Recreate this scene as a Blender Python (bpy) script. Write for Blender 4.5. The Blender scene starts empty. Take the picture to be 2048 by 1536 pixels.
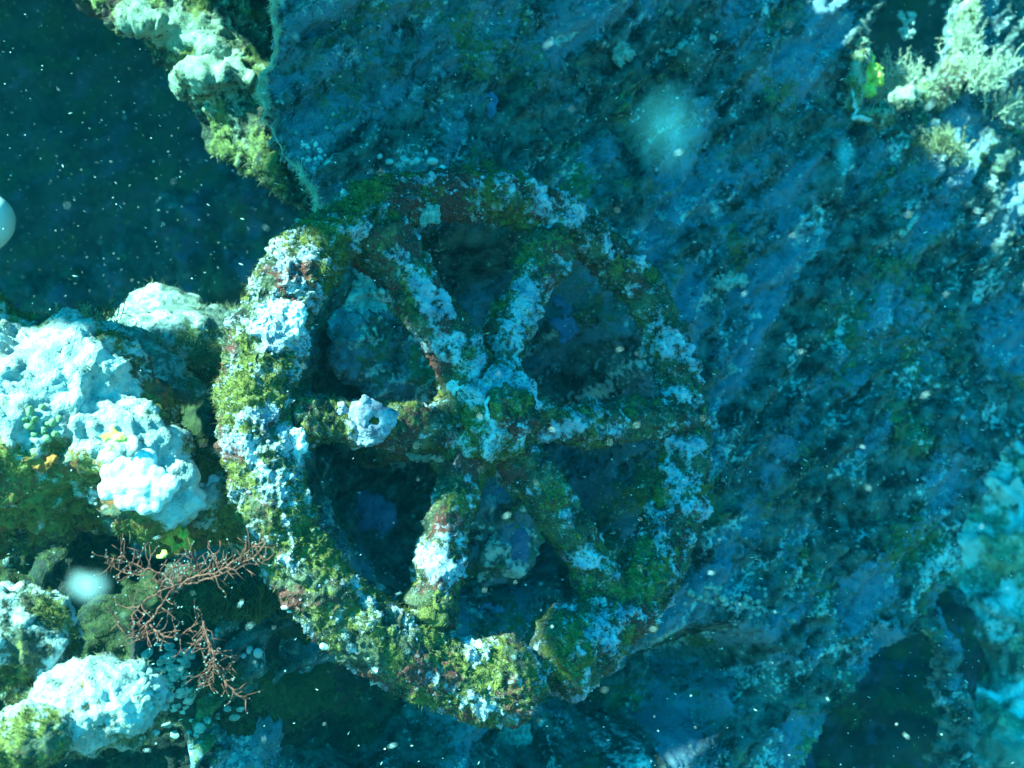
import bpy, bmesh, math
import numpy as np
from mathutils import Vector, Matrix

# ------------------------------------------------------------------ camera, world, sun, exposure
sc = bpy.context.scene
COL = sc.collection
PITCH = math.radians(10)
RIGHT = np.array([1.0, 0, 0])
FWD = np.array([0, math.cos(PITCH), -math.sin(PITCH)])
UP = np.array([0, math.sin(PITCH), math.cos(PITCH)])
LENS, SENSOR = 38.0, 36.0
K = SENSOR / LENS / 2048.0

cam = bpy.data.cameras.new('camera')
cam.lens = LENS; cam.sensor_width = SENSOR; cam.sensor_fit = 'HORIZONTAL'
cam.clip_start = 0.01; cam.clip_end = 200
cam.dof.use_dof = True; cam.dof.focus_distance = 0.92; cam.dof.aperture_fstop = 6.5
camo = bpy.data.objects.new('camera', cam); COL.objects.link(camo)
camo.rotation_euler = (math.pi / 2 - PITCH, 0, 0)
sc.camera = camo

SUN_TO = np.array([-0.62, -0.42, 0.68]); SUN_TO /= np.linalg.norm(SUN_TO)
SUN_EL = math.asin(SUN_TO[2]); SUN_AZ = math.atan2(SUN_TO[0], SUN_TO[1])

world = bpy.data.worlds.new('World'); sc.world = world; world.use_nodes = True
nt = world.node_tree; nt.nodes.clear()
sky = nt.nodes.new('ShaderNodeTexSky'); sky.sky_type = 'NISHITA'; sky.sun_disc = False
sky.sun_elevation = SUN_EL; sky.sun_rotation = SUN_AZ
tint = nt.nodes.new('ShaderNodeMix'); tint.data_type = 'RGBA'; tint.blend_type = 'MULTIPLY'
tint.inputs['Factor'].default_value = 1.0
tint.inputs['B'].default_value = (0.001, 0.60, 0.77, 1)     # daylight after metres of sea water
bg = nt.nodes.new('ShaderNodeBackground'); bg.inputs['Strength'].default_value = 0.128
wo = nt.nodes.new('ShaderNodeOutputWorld')
nt.links.new(sky.outputs[0], tint.inputs['A'])
nt.links.new(tint.outputs['Result'], bg.inputs['Color'])
nt.links.new(bg.outputs[0], wo.inputs['Surface'])

sun = bpy.data.lights.new('sun', 'SUN'); sun.energy = 5.0; sun.angle = math.radians(1.2)
sun.color = (0.40, 1.0, 0.84)
suno = bpy.data.objects.new('sun', sun); COL.objects.link(suno)
suno.rotation_euler = Vector(-SUN_TO).to_track_quat('-Z', 'Y').to_euler()

sc.view_settings.view_transform = 'Standard'; sc.view_settings.look = 'None'
sc.view_settings.exposure = 2.6; sc.view_settings.gamma = 1.0
sc.view_settings.use_curve_mapping = False
sc.render.engine = 'CYCLES'
sc.cycles.use_denoising = True
sc.cycles.max_bounces = 5; sc.cycles.volume_bounces = 1; sc.cycles.diffuse_bounces = 3
sc.cycles.transparent_max_bounces = 24

# ------------------------------------------------------------------ helpers: placement and noise
def P(px, py, d):
    """world point seen at photo pixel (px,py), d metres along the view axis"""
    return d * (FWD + (px - 1024) * K * RIGHT - (py - 768) * K * UP)

def pix(V):
    d = V @ FWD
    return np.stack([(V @ RIGHT) / d / K + 1024, 768 - (V @ UP) / d / K, d], 1)

def on_plane(px, py, p0, n):
    r = P(px, py, 1.0)
    return r * (np.dot(p0, n) / np.dot(r, n))

def nrm(v):
    v = np.asarray(v, float)
    return v / np.linalg.norm(v)

_rng = np.random.default_rng(7)
_perm = np.concatenate([_rng.permutation(256)] * 3)
_g = _rng.normal(size=(256, 3)); _g /= np.linalg.norm(_g, axis=1)[:, None]

def perlin(p):
    i = np.floor(p).astype(np.int64); f = p - i; i &= 255
    u = f * f * f * (f * (f * 6 - 15) + 10)
    out = 0
    for dx in (0, 1):
        wx = u[:, 0] if dx else 1 - u[:, 0]
        a = _perm[(i[:, 0] + dx) & 255]
        for dy in (0, 1):
            wy = u[:, 1] if dy else 1 - u[:, 1]
            b = _perm[a + ((i[:, 1] + dy) & 255)]
            for dz in (0, 1):
                wz = u[:, 2] if dz else 1 - u[:, 2]
                g = _g[_perm[b + ((i[:, 2] + dz) & 255)]]
                out = out + wx * wy * wz * (g[:, 0] * (f[:, 0] - dx) + g[:, 1] * (f[:, 1] - dy) + g[:, 2] * (f[:, 2] - dz))
    return out * 1.5

def fbm(p, octv=4, gain=0.5, seed=0.0):
    s = 0; a = 1; t = 0; p = np.asarray(p) + seed * 17.31
    for k in range(octv):
        s = s + a * perlin(p); t += a; a *= gain; p = p * 2.03 + 11.7
    return s / t

def billow(p, octv=3, gain=0.5, seed=0.0):
    s = 0; a = 1; t = 0; p = np.asarray(p) + seed * 13.7
    for k in range(octv):
        s = s + a * np.abs(perlin(p)); t += a; a *= gain; p = p * 2.1 + 5.3
    return s / t

_fp = _rng.random((256, 3))
def worley(p, seed=0.0):
    p = np.asarray(p) + seed * 7.77
    i = np.floor(p).astype(np.int64); f = p - i
    best = np.full(len(p), 9.0)
    for dx in (-1, 0, 1):
        for dy in (-1, 0, 1):
            for dz in (-1, 0, 1):
                h = _perm[_perm[_perm[(i[:, 0] + dx) & 255] + ((i[:, 1] + dy) & 255)] + ((i[:, 2] + dz) & 255)]
                q = _fp[h]
                d = (q[:, 0] + dx - f[:, 0]) ** 2 + (q[:, 1] + dy - f[:, 1]) ** 2 + (q[:, 2] + dz - f[:, 2]) ** 2
                best = np.minimum(best, d)
    return np.sqrt(best)

def sstep(a, b, x):
    t = np.clip((x - a) / (b - a), 0, 1)
    return t * t * (3 - 2 * t)

# ------------------------------------------------------------------ helpers: meshes
def tag(o, label=None, cat=None, group=None, kind=None):
    if label: o['label'] = label
    if cat: o['category'] = cat
    if group: o['group'] = group
    if kind: o['kind'] = kind
    return o

def thing(name, loc, label, cat, group=None):
    o = bpy.data.objects.new(name, None); COL.objects.link(o)
    o.location = Vector(loc); o.empty_display_size = 0.05
    return tag(o, label, cat, group)

def raw_mesh(name, V, F):
    me = bpy.data.meshes.new(name)
    if not isinstance(F, (list, tuple)): F = [F]
    F = [np.asarray(f) for f in F if len(f)]
    me.vertices.add(len(V)); me.vertices.foreach_set('co', np.asarray(V, np.float32).ravel())
    nl = sum(f.size for f in F); nf = sum(len(f) for f in F)
    me.loops.add(nl); me.polygons.add(nf)
    me.loops.foreach_set('vertex_index', np.concatenate([f.ravel() for f in F]).astype(np.int32))
    ls = []; o = 0
    for f in F:
        ls.append(np.arange(len(f)) * f.shape[1] + o); o += f.size
    me.polygons.foreach_set('loop_start', np.concatenate(ls).astype(np.int32))
    me.update(calc_edges=True)
    return me

def mk(name, V, F, mat, parent=None, attrs=None, smooth=True, origin=None):
    """V in world coordinates; the object sits at its parent's origin (or at origin)"""
    if parent is not None: o0 = np.array(parent_origin(parent))
    else: o0 = np.asarray(origin if origin is not None else V.mean(0))
    me = raw_mesh(name, V - o0, F)
    me.polygons.foreach_set('use_smooth', np.full(len(me.polygons), smooth, bool))
    for k, a in (attrs or {}).items():
        at = me.attributes.new(k, 'FLOAT', 'POINT'); at.data.foreach_set('value', np.asarray(a, np.float32))
    me.materials.append(mat)
    o = bpy.data.objects.new(name, me); COL.objects.link(o)
    if parent is not None: o.parent = parent
    else: o.location = Vector(o0)
    return o

def parent_origin(p):
    v = Vector((0, 0, 0))
    while p is not None:
        v = v + p.location; p = p.parent
    return v

def tris_of(F):
    if not isinstance(F, (list, tuple)): F = [F]
    out = []
    for f in F:
        f = np.asarray(f)
        if len(f) == 0: continue
        if f.shape[1] == 4: out += [f[:, [0, 1, 2]], f[:, [0, 2, 3]]]
        else: out.append(f)
    return np.concatenate(out)

def vnormals(V, F):
    T = tris_of(F)
    fn = np.cross(V[T[:, 1]] - V[T[:, 0]], V[T[:, 2]] - V[T[:, 0]])
    N = np.zeros_like(V)
    for k in range(3):
        for c in range(3):
            N[:, c] += np.bincount(T[:, k], fn[:, c], len(V))
    return N / np.maximum(np.linalg.norm(N, axis=1)[:, None], 1e-12)

def catmull(pts, n):
    pts = np.asarray(pts, float)
    p = np.vstack([2 * pts[0] - pts[1], pts, 2 * pts[-1] - pts[-2]])
    seg = np.r_[0, np.cumsum(np.linalg.norm(np.diff(pts[:, :3], axis=0), axis=1))]
    t = np.linspace(0, seg[-1], n)
    k = np.clip(np.searchsorted(seg, t, 'right') - 1, 0, len(pts) - 2)
    u = ((t - seg[k]) / (seg[k + 1] - seg[k]))[:, None]
    a, b, c, d = p[k], p[k + 1], p[k + 2], p[k + 3]
    return 0.5 * (2 * b + (c - a) * u + (2 * a - 5 * b + 4 * c - d) * u ** 2 + (3 * b - a - 3 * c + d) * u ** 3)

def tube(path, radii, nseg, closed=False, cap=True):
    path = np.asarray(path, float); n = len(path)
    radii = np.broadcast_to(np.asarray(radii, float), (n,)).copy()
    if closed: T = np.roll(path, -1, 0) - np.roll(path, 1, 0)
    else: T = np.gradient(path, axis=0)
    T /= np.maximum(np.linalg.norm(T, axis=1)[:, None], 1e-12)
    N = np.zeros_like(path)
    a = np.array([0, 0, 1.0]) if abs(T[0][2]) < 0.9 else np.array([1.0, 0, 0])
    N[0] = nrm(np.cross(T[0], a))
    for i in range(1, n):
        v = N[i - 1] - T[i] * np.dot(N[i - 1], T[i]); N[i] = v / np.linalg.norm(v)
    if closed:
        v = N[0]; w = N[-1]; tw = math.atan2(np.dot(np.cross(w, v), T[0]), np.dot(w, v))
        ang = np.linspace(0, tw, n)[:, None]; Bq = np.cross(T, N)
        N = N * np.cos(ang) + Bq * np.sin(ang)
    B = np.cross(T, N)
    ph = np.linspace(0, 2 * np.pi, nseg, endpoint=False)
    V = path[:, None, :] + radii[:, None, None] * (np.cos(ph)[None, :, None] * N[:, None, :] + np.sin(ph)[None, :, None] * B[:, None, :])
    V = V.reshape(-1, 3)
    rows = n if closed else n - 1
    i, j = np.meshgrid(np.arange(rows), np.arange(nseg), indexing='ij')
    i2 = (i + 1) % n; j2 = (j + 1) % nseg
    F = np.stack([i * nseg + j, i * nseg + j2, i2 * nseg + j2, i2 * nseg + j], -1).reshape(-1, 4)
    Fs = [F]
    if cap and not closed:
        c0 = len(V); V = np.vstack([V, path[0], path[-1]]); jj = np.arange(nseg); j2 = (jj + 1) % nseg
        Fs.append(np.concatenate([np.stack([j2, jj, np.full(nseg, c0)], 1),
                                  np.stack([(n - 1) * nseg + jj, (n - 1) * nseg + j2, np.full(nseg, c0 + 1)], 1)]))
    return V, Fs

_ico = {}
def ico(sub):
    if sub not in _ico:
        bm = bmesh.new(); bmesh.ops.create_icosphere(bm, subdivisions=sub, radius=1.0)
        V = np.array([v.co[:] for v in bm.verts]); F = np.array([[v.index for v in f.verts] for f in bm.faces]); bm.free()
        _ico[sub] = (V, F)
    return _ico[sub]

def ell(c, ax, sub=4):
    V, F = ico(sub)
    ax = np.asarray(ax, float)
    M = ax if ax.ndim == 2 else np.stack([RIGHT * ax[0], UP * ax[1], FWD * ax[2]])
    return np.asarray(c) + V @ M, [F]

def merge(parts):
    Vs = []; Fs = {}; o = 0
    for V, F in parts:
        for f in (F if isinstance(F, (list, tuple)) else [F]):
            f = np.asarray(f)
            if len(f): Fs.setdefault(f.shape[1], []).append(f + o)
        Vs.append(V); o += len(V)
    return np.vstack(Vs), [np.concatenate(v) for v in Fs.values()]

def smooth(V, F, it=4, lam=0.5):
    E = []
    for f in (F if isinstance(F, (list, tuple)) else [F]):
        m = f.shape[1]
        for k in range(m): E.append(f[:, [k, (k + 1) % m]])
    E = np.concatenate(E); cnt = np.maximum(np.bincount(E.ravel(), minlength=len(V)), 1)[:, None]
    for _ in range(it):
        S = np.zeros_like(V)
        for c in range(3):
            S[:, c] = np.bincount(E[:, 0], V[E[:, 1], c], len(V)) + np.bincount(E[:, 1], V[E[:, 0], c], len(V))
        V = V + lam * (S / cnt - V)
    return V

def fuse(parts, voxel, it=6):
    """one closed skin round overlapping shapes"""
    V, F = merge(parts)
    me = raw_mesh('tmp', V, F); o = bpy.data.objects.new('tmp', me); COL.objects.link(o)
    m = o.modifiers.new('r', 'REMESH'); m.mode = 'VOXEL'; m.voxel_size = voxel
    dg = bpy.context.evaluated_depsgraph_get(); e = o.evaluated_get(dg); m2 = e.to_mesh()
    V2 = np.empty(len(m2.vertices) * 3, np.float32); m2.vertices.foreach_get('co', V2); V2 = V2.reshape(-1, 3).astype(float)
    nl = len(m2.loops); li = np.empty(nl, np.int32); m2.loops.foreach_get('vertex_index', li)
    F2 = li.reshape(-1, 4).astype(np.int64)
    e.to_mesh_clear(); bpy.data.objects.remove(o); bpy.data.meshes.remove(me)
    return smooth(V2, [F2], it), [F2]

def spots(V, lst):
    """soft round patches on a surface: (px, py, radius_m, weight), centred on the nearest surface point met there"""
    q = pix(V); m = np.zeros(len(V))
    for px, py, r, w in lst:
        d2 = (q[:, 0] - px) ** 2 + (q[:, 1] - py) ** 2
        k = np.argmin(d2 + (q[:, 2] * 220) ** 2)
        m += w * np.exp(-((V - V[k]) ** 2).sum(1) / (2 * r * r))
    return m

def encrust(V, F, seed, lump=0.006, lf=22, bump=0.003, bf=70, grain=0.0012, gf=260, crust=0.0, cthick=0.003,
            cspots=(), aspots=(), rspots=(), cbias=0.0, abias=0.0, rbias=0.0, cf=18, squash=1.0, af=14, rf=16):
    """uneven living crust on a surface: moves the vertices and returns patch masks"""
    N = vnormals(V, F)
    c = fbm(V * cf, 5, 0.6, seed + 1) * 1.6 + spots(V, cspots) + cbias
    a = fbm(V * af, 4, 0.55, seed + 2) * 1.6 + spots(V, aspots) + abias
    r = fbm(V * rf, 4, 0.55, seed + 3) * 1.6 + spots(V, rspots) + rbias
    cm = sstep(0.1, 0.45, c)
    h = lump * fbm(V * lf, 3, 0.5, seed) * 1.8 + bump * (billow(V * bf, 3, 0.55, seed + 4) * 2.4 - 0.6)
    h = h + grain * fbm(V * gf, 2, 0.6, seed + 5) * 2 + cthick * cm * (0.6 + 0.9 * (0.55 - worley(V * 150, seed)))
    side = np.stack([fbm(V * bf * 0.8, 2, 0.5, seed + 6 + k) for k in range(3)], 1) * bump * 0.9
    V2 = V + N * h[:, None] * squash + side
    return V2, {'crust': c + 0.5, 'algae': a + 0.5, 'rust': r + 0.5}

# ------------------------------------------------------------------ materials
def newmat(name):
    m = bpy.data.materials.new(name); m.use_nodes = True
    nt = m.node_tree; b = nt.nodes['Principled BSDF']
    return m, nt, b

def noise_node(nt, co, scale, detail=4, rough=0.6, dist=0.0):
    n = nt.nodes.new('ShaderNodeTexNoise'); n.inputs['Scale'].default_value = scale
    n.inputs['Detail'].default_value = detail; n.inputs['Roughness'].default_value = rough
    n.inputs['Distortion'].default_value = dist
    nt.links.new(co, n.inputs['Vector'])
    return n.outputs['Fac']

def math_node(nt, op, a, b=None, c=None, clamp=False):
    n = nt.nodes.new('ShaderNodeMath'); n.operation = op; n.use_clamp = clamp
    for k, v in enumerate((a, b, c)):
        if v is None: continue
        if isinstance(v, (int, float)): n.inputs[k].default_value = v
        else: nt.links.new(v, n.inputs[k])
    return n.outputs[0]

def mixc(nt, fac, a, b):
    n = nt.nodes.new('ShaderNodeMix'); n.data_type = 'RGBA'
    for s, v in (('Factor', fac), ('A', a), ('B', b)):
        if isinstance(v, (int, float)): n.inputs[s].default_value = v
        elif isinstance(v, tuple): n.inputs[s].default_value = (*v, 1)
        else: nt.links.new(v, n.inputs[s])
    return n.outputs['Result']

def mask(nt, attr, noise, k=0.9, soft=5.0, off=0.0):
    at = nt.nodes.new('ShaderNodeAttribute'); at.attribute_name = attr
    v = math_node(nt, 'MULTIPLY_ADD', noise, k, at.outputs['Fac'])
    v = math_node(nt, 'SUBTRACT', v, k * 0.5 + 0.5 + 0.2 - off)
    return math_node(nt, 'MULTIPLY_ADD', v, soft, 0.5, clamp=True)

def crust_mat(name, dark, mid, green, red, white, white2=None, bump=0.8, off=(-0.12, 0, 0), sp=0.25, scale=1.0, csoft=4.0):
    m, nt, b = newmat(name)
    tc = nt.nodes.new('ShaderNodeTexCoord'); co = tc.outputs['Object']
    n1 = noise_node(nt, co, 45 * scale, 5, 0.65); n2 = noise_node(nt, co, 160 * scale, 4, 0.7)
    n3 = noise_node(nt, co, 420 * scale, 3, 0.7); n4 = noise_node(nt, co, 95 * scale, 8, 0.76, 0.8)
    base = mixc(nt, math_node(nt, 'MULTIPLY_ADD', n1, 4.0, -1.6, clamp=True), dark, mid)
    g2 = tuple(x * 0.45 for x in green)
    gcol = mixc(nt, math_node(nt, 'MULTIPLY_ADD', n2, 3.5, -1.3, clamp=True), g2, green)
    w2 = white2 or tuple(x * 0.55 for x in white)
    wcol = mixc(nt, math_node(nt, 'MULTIPLY_ADD', n1, 4.0, -1.5, clamp=True), w2, white)
    c = mixc(nt, mask(nt, 'rust', n4, 2.2, 4.0, off[2]), base, red)
    c = mixc(nt, mask(nt, 'algae', n2, 2.2, 3.5, off[1]), c, gcol)
    nm_ = math_node(nt, 'ADD', math_node(nt, 'MULTIPLY', n4, 0.6), math_node(nt, 'MULTIPLY', n2, 0.4))
    c = mixc(nt, mask(nt, 'crust', nm_, 3.8, csoft, off[0]), c, wcol)
    # pinholes and grit of the crust itself
    spk = math_node(nt, 'MULTIPLY_ADD', n3, 5.0, -2.9, clamp=True)
    c = mixc(nt, math_node(nt, 'MULTIPLY', spk, sp), c, tuple(min(1, x * 1.1) for x in white))
    hol = math_node(nt, 'MULTIPLY_ADD', n3, -6.0, 2.4, clamp=True)
    c = mixc(nt, math_node(nt, 'MULTIPLY', hol, 0.55), c, dark)
    nt.links.new(c, b.inputs['Base Color'])
    b.inputs['Roughness'].default_value = 0.85; b.inputs['Specular IOR Level'].default_value = 0.15
    h = math_node(nt, 'ADD', math_node(nt, 'MULTIPLY', n2, 1.0), math_node(nt, 'MULTIPLY', n3, 0.6))
    bp = nt.nodes.new('ShaderNodeBump'); bp.inputs['Strength'].default_value = bump; bp.inputs['Distance'].default_value = 0.004
    nt.links.new(h, bp.inputs['Height']); nt.links.new(bp.outputs[0], b.inputs['Normal'])
    return m

def plain_mat(name, c1, c2, scale=90, rough=0.8, trans=0.0, bump=0.3, alpha=1.0):
    m, nt, b = newmat(name)
    tc = nt.nodes.new('ShaderNodeTexCoord'); co = tc.outputs['Object']
    n = noise_node(nt, co, scale, 4, 0.65)
    c = mixc(nt, math_node(nt, 'MULTIPLY_ADD', n, 3.5, -1.25, clamp=True), c1, c2)
    nt.links.new(c, b.inputs['Base Color']); b.inputs['Roughness'].default_value = rough
    b.inputs['Specular IOR Level'].default_value = 0.2
    if alpha < 1: b.inputs['Alpha'].default_value = alpha
    if bump:
        bp = nt.nodes.new('ShaderNodeBump'); bp.inputs['Strength'].default_value = bump; bp.inputs['Distance'].default_value = 0.003
        n2 = noise_node(nt, co, scale * 4, 3, 0.7)
        nt.links.new(n2, bp.inputs['Height']); nt.links.new(bp.outputs[0], b.inputs['Normal'])
    if trans:
        t = nt.nodes.new('ShaderNodeBsdfTranslucent'); nt.links.new(c, t.inputs['Color'])
        mx = nt.nodes.new('ShaderNodeMixShader'); mx.inputs[0].default_value = trans
        out = [x for x in nt.nodes if x.type == 'OUTPUT_MATERIAL'][0]
        nt.links.new(b.outputs[0], mx.inputs[1]); nt.links.new(t.outputs[0], mx.inputs[2]); nt.links.new(mx.outputs[0], out.inputs['Surface'])
    return m

M = {}
WHITE = (0.62, 0.60, 0.66); LILAC = (0.38, 0.34, 0.48)
M['wheel'] = crust_mat('wheel_crust', (0.026, 0.027, 0.017), (0.16, 0.145, 0.08), (0.22, 0.175, 0.035), (0.17, 0.04, 0.03), (0.62, 0.60, 0.65), (0.30, 0.27, 0.35), bump=1.0, sp=0.6, csoft=2.6)
M['wall'] = crust_mat('plate_crust', (0.012, 0.018, 0.018), (0.14, 0.185, 0.17), (0.14, 0.19, 0.07), (0.14, 0.20, 0.255), (0.62, 0.68, 0.62), (0.34, 0.42, 0.42), bump=1.0, sp=0.25, scale=0.9)
M['rock'] = crust_mat('ledge_crust', (0.018, 0.02, 0.014), (0.11, 0.11, 0.07), (0.23, 0.19, 0.04), (0.26, 0.08, 0.025), (0.55, 0.55, 0.52), (0.26, 0.26, 0.24), csoft=2.6)
M['slab'] = crust_mat('slab_crust', (0.09, 0.105, 0.09), (0.24, 0.27, 0.23), (0.20, 0.22, 0.07), (0.2, 0.17, 0.1), (0.48, 0.50, 0.46), (0.32, 0.34, 0.31), sp=0.1)
M['far'] = crust_mat('far_crust', (0.02, 0.03, 0.03), (0.09, 0.11, 0.09), (0.13, 0.17, 0.08), (0.10, 0.10, 0.07), (0.34, 0.38, 0.34), (0.2, 0.24, 0.22), bump=0.9, sp=0.1, scale=0.5, off=(0.1, 0, 0))
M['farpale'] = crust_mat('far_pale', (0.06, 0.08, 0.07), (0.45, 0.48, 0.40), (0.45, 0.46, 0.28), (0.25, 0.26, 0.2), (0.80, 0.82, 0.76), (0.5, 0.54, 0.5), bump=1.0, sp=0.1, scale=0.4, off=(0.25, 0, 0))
M['beam'] = crust_mat('beam_crust', (0.012, 0.016, 0.012), (0.075, 0.08, 0.05), (0.18, 0.18, 0.05), (0.06, 0.025, 0.025), (0.34, 0.37, 0.28), (0.16, 0.18, 0.12), sp=0.3, csoft=2.6)
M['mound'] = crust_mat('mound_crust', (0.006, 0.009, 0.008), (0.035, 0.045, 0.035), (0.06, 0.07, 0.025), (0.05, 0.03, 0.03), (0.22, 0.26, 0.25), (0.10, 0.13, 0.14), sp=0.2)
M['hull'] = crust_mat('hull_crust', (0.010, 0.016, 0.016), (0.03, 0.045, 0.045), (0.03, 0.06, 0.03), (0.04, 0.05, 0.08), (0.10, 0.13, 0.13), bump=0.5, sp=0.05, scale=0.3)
M['blue'] = plain_mat('blue_sponge', (0.05, 0.09, 0.17), (0.10, 0.17, 0.30), 60, 0.9)
M['white'] = plain_mat('white_lime', (0.38, 0.38, 0.39), (0.68, 0.68, 0.66), 150, 0.8)
M['lilac'] = plain_mat('lilac_lime', (0.12, 0.10, 0.15), (0.50, 0.46, 0.54), 110, 0.85, 0, 0.8)
M['orange'] = plain_mat('orange_sponge', (0.45, 0.12, 0.02), (0.75, 0.38, 0.04), 90, 0.8)
M['rusty'] = plain_mat('rust_sponge', (0.22, 0.05, 0.02), (0.45, 0.16, 0.03), 90, 0.8)
M['yellow'] = plain_mat('yellow_sponge', (0.55, 0.42, 0.04), (0.75, 0.66, 0.16), 110, 0.8)
M['turf'] = plain_mat('algae_turf', (0.04, 0.042, 0.014), (0.17, 0.15, 0.045), 60, 0.8, 0.35, 0)
M['turf_pale'] = plain_mat('pale_turf', (0.15, 0.15, 0.07), (0.36, 0.33, 0.18), 60, 0.8, 0.35, 0)
M['fan'] = plain_mat('fan_brown', (0.15, 0.038, 0.026), (0.27, 0.075, 0.05), 200, 0.8, 0, 0)
M['feather'] = plain_mat('feather_pale', (0.38, 0.38, 0.26), (0.66, 0.63, 0.48), 40, 0.8, 0.4, 0)
M['snow'] = plain_mat('drift_white', (0.80, 0.82, 0.80), (0.90, 0.90, 0.88), 3, 0.6, 0.4, 0)
M['floc'] = plain_mat('floc_clear', (0.55, 0.55, 0.55), (0.75, 0.75, 0.75), 120, 0.9, 0.0, 0, alpha=0.32)
M['bead'] = plain_mat('bead_green', (0.14, 0.20, 0.08), (0.34, 0.42, 0.22), 160, 0.5, 0.2, 0)
M['smooth'] = plain_mat('pale_smooth', (0.62, 0.64, 0.62), (0.72, 0.74, 0.72), 12, 0.45, 0, 0)
M['ochre'] = plain_mat('ochre_plug', (0.03, 0.022, 0.006), (0.09, 0.06, 0.012), 200, 0.9)
M['colony'] = plain_mat('colony_pale', (0.15, 0.20, 0.18), (0.46, 0.54, 0.48), 190, 0.7, 0, 0.8)
M['sand'] = plain_mat('sand', (0.05, 0.06, 0.05), (0.11, 0.12, 0.10), 14, 0.9)

def turf(name, V, F, n, length, width, seed, mat, parent, weight=None, lift=0.7, sway=(0, 0, 0)):
    """short filaments standing on a surface"""
    rng = np.random.default_rng(seed)
    T = tris_of(F); A = V[T[:, 0]]; e1 = V[T[:, 1]] - A; e2 = V[T[:, 2]] - A
    fn = np.cross(e1, e2); ar = np.linalg.norm(fn, axis=1) + 1e-15; fn /= ar[:, None]
    w = ar.copy()
    if weight is not None: w *= np.clip(weight[T].mean(1), 0, None)
    w /= w.sum()
    k = rng.choice(len(T), n, p=w)
    r1 = np.sqrt(rng.random(n)); r2 = rng.random(n)
    p = A[k] + e1[k] * (r1 * (1 - r2))[:, None] + e2[k] * (r1 * r2)[:, None]
    d = fn[k] * lift + rng.normal(size=(n, 3)) * 0.45 + np.asarray(sway)
    d /= np.linalg.norm(d, axis=1)[:, None]
    L = length * (0.35 + rng.random(n) ** 2 * 1.2)[:, None]
    s = np.cross(d, rng.normal(size=(n, 3))); s /= np.linalg.norm(s, axis=1)[:, None]
    wd = width * (0.6 + 0.8 * rng.random(n))[:, None]
    bend = rng.normal(size=(n, 3)) * 0.25
    mpt = p + d * L * 0.55; tip = p + (d + bend) * L
    VV = np.stack([p - s * wd - fn[k] * 0.0006, p + s * wd - fn[k] * 0.0006, mpt + s * wd * 0.7, mpt - s * wd * 0.7, tip], 1).reshape(-1, 3)
    b = np.arange(n) * 5
    Fq = np.stack([b, b + 1, b + 2, b + 3], 1); Ft = np.stack([b + 3, b + 2, b + 4], 1)
    return tag(mk(name, VV, [Fq, Ft], mat, parent, smooth=False), kind='stuff')

def lime_specks(V, F, n, r0, r1, seed, mat, parent, weight=None):
    rng = np.random.default_rng(seed); T = tris_of(F)
    fn = np.cross(V[T[:, 1]] - V[T[:, 0]], V[T[:, 2]] - V[T[:, 0]]); ar = np.linalg.norm(fn, axis=1) + 1e-15
    w = ar if weight is None else ar * np.clip(weight[T].mean(1), 0, None)
    k = rng.choice(len(T), n, p=w / w.sum()); c = V[T[k]].mean(1)
    IV, IF = ico(1); r = r0 + (r1 - r0) * rng.random(n) ** 3
    sc_ = r[:, None, None] * (0.7 + 0.6 * rng.random((n, 12, 1)))
    VV = c[:, None, :] + IV[None] * sc_ * np.stack([np.ones(n), 0.6 + .6 * rng.random(n), 0.6 + .6 * rng.random(n)], 1)[:, None, :]
    FF = (IF[None] + (np.arange(n) * 12)[:, None, None]).reshape(-1, 3)
    return tag(mk('lime_specks', VV.reshape(-1, 3), [FF], mat, parent), kind='stuff')

# ------------------------------------------------------------------ structure: far hull, seabed
def sheet(o, eu, ev, u0, u1, v0, v1, nu, nv):
    u = np.linspace(u0, u1, nu); v = np.linspace(v0, v1, nv)
    U, Vv = np.meshgrid(u, v, indexing='ij')
    X = o + U[..., None] * eu + Vv[..., None] * ev
    i, j = np.meshgrid(np.arange(nu - 1), np.arange(nv - 1), indexing='ij')
    a = i * nv + j
    F = np.stack([a, a + nv, a + nv + 1, a + 1], -1).reshape(-1, 4)
    return X.reshape(-1, 3), F, U.ravel(), Vv.ravel()

Vh, Fh, uh, vh = sheet(np.array([0, 3.0, 0.0]), np.array([1.0, 0, 0]), np.array([0, 0.12, 0.99]), -5.5, 5.5, -1.8, 1.6, 220, 90)
Vh[:, 1] += 0.35 * np.cos(uh * 0.55) + 0.22 * fbm(Vh * 1.3, 4, 0.5, 40) + 0.06 * fbm(Vh * 6, 3, 0.5, 41)
Vh, ath = encrust(Vh, [Fh], 42, lump=0.03, lf=5, bump=0.015, bf=12, grain=0.0, cf=4, cbias=-0.35)
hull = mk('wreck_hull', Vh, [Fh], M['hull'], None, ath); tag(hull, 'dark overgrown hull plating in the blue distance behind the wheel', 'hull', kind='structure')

Vr, Fr, ur, vr = sheet(np.array([0, 0, 0.95]), np.array([1.0, 0, 0]), np.array([0, 1.0, 0]), -4.5, 2.6, 0.9, 3.6, 240, 100)  # unseen roof added to keep the sun off the hull and left hollow
Vr, atr = encrust(Vr, [Fr], 47, lump=0.05, lf=3, bump=0.02, bf=12, cbias=-0.3)
Fr = Fr[(vr > np.where(ur < -0.75, 1.0, 1.62) + 0.1 * fbm(Vr * 2, 3, .5, 49))[Fr].all(1)]
tag(mk('shade_roof', Vr, [Fr], M['hull'], None, atr), kind='structure')
Vs, Fs, us, vs = sheet(np.array([0, 1.5, -1.55]), np.array([1.0, 0, 0]), np.array([0, 1.0, 0]), -7, 7, -7, 7, 150, 150)
Vs[:, 2] += 0.10 * fbm(Vs * 0.9, 4, 0.5, 50) + 0.03 * fbm(Vs * 5, 3, 0.5, 51)
seabed = mk('seabed', Vs, [Fs], M['sand'], None); tag(seabed, kind='structure')

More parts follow.
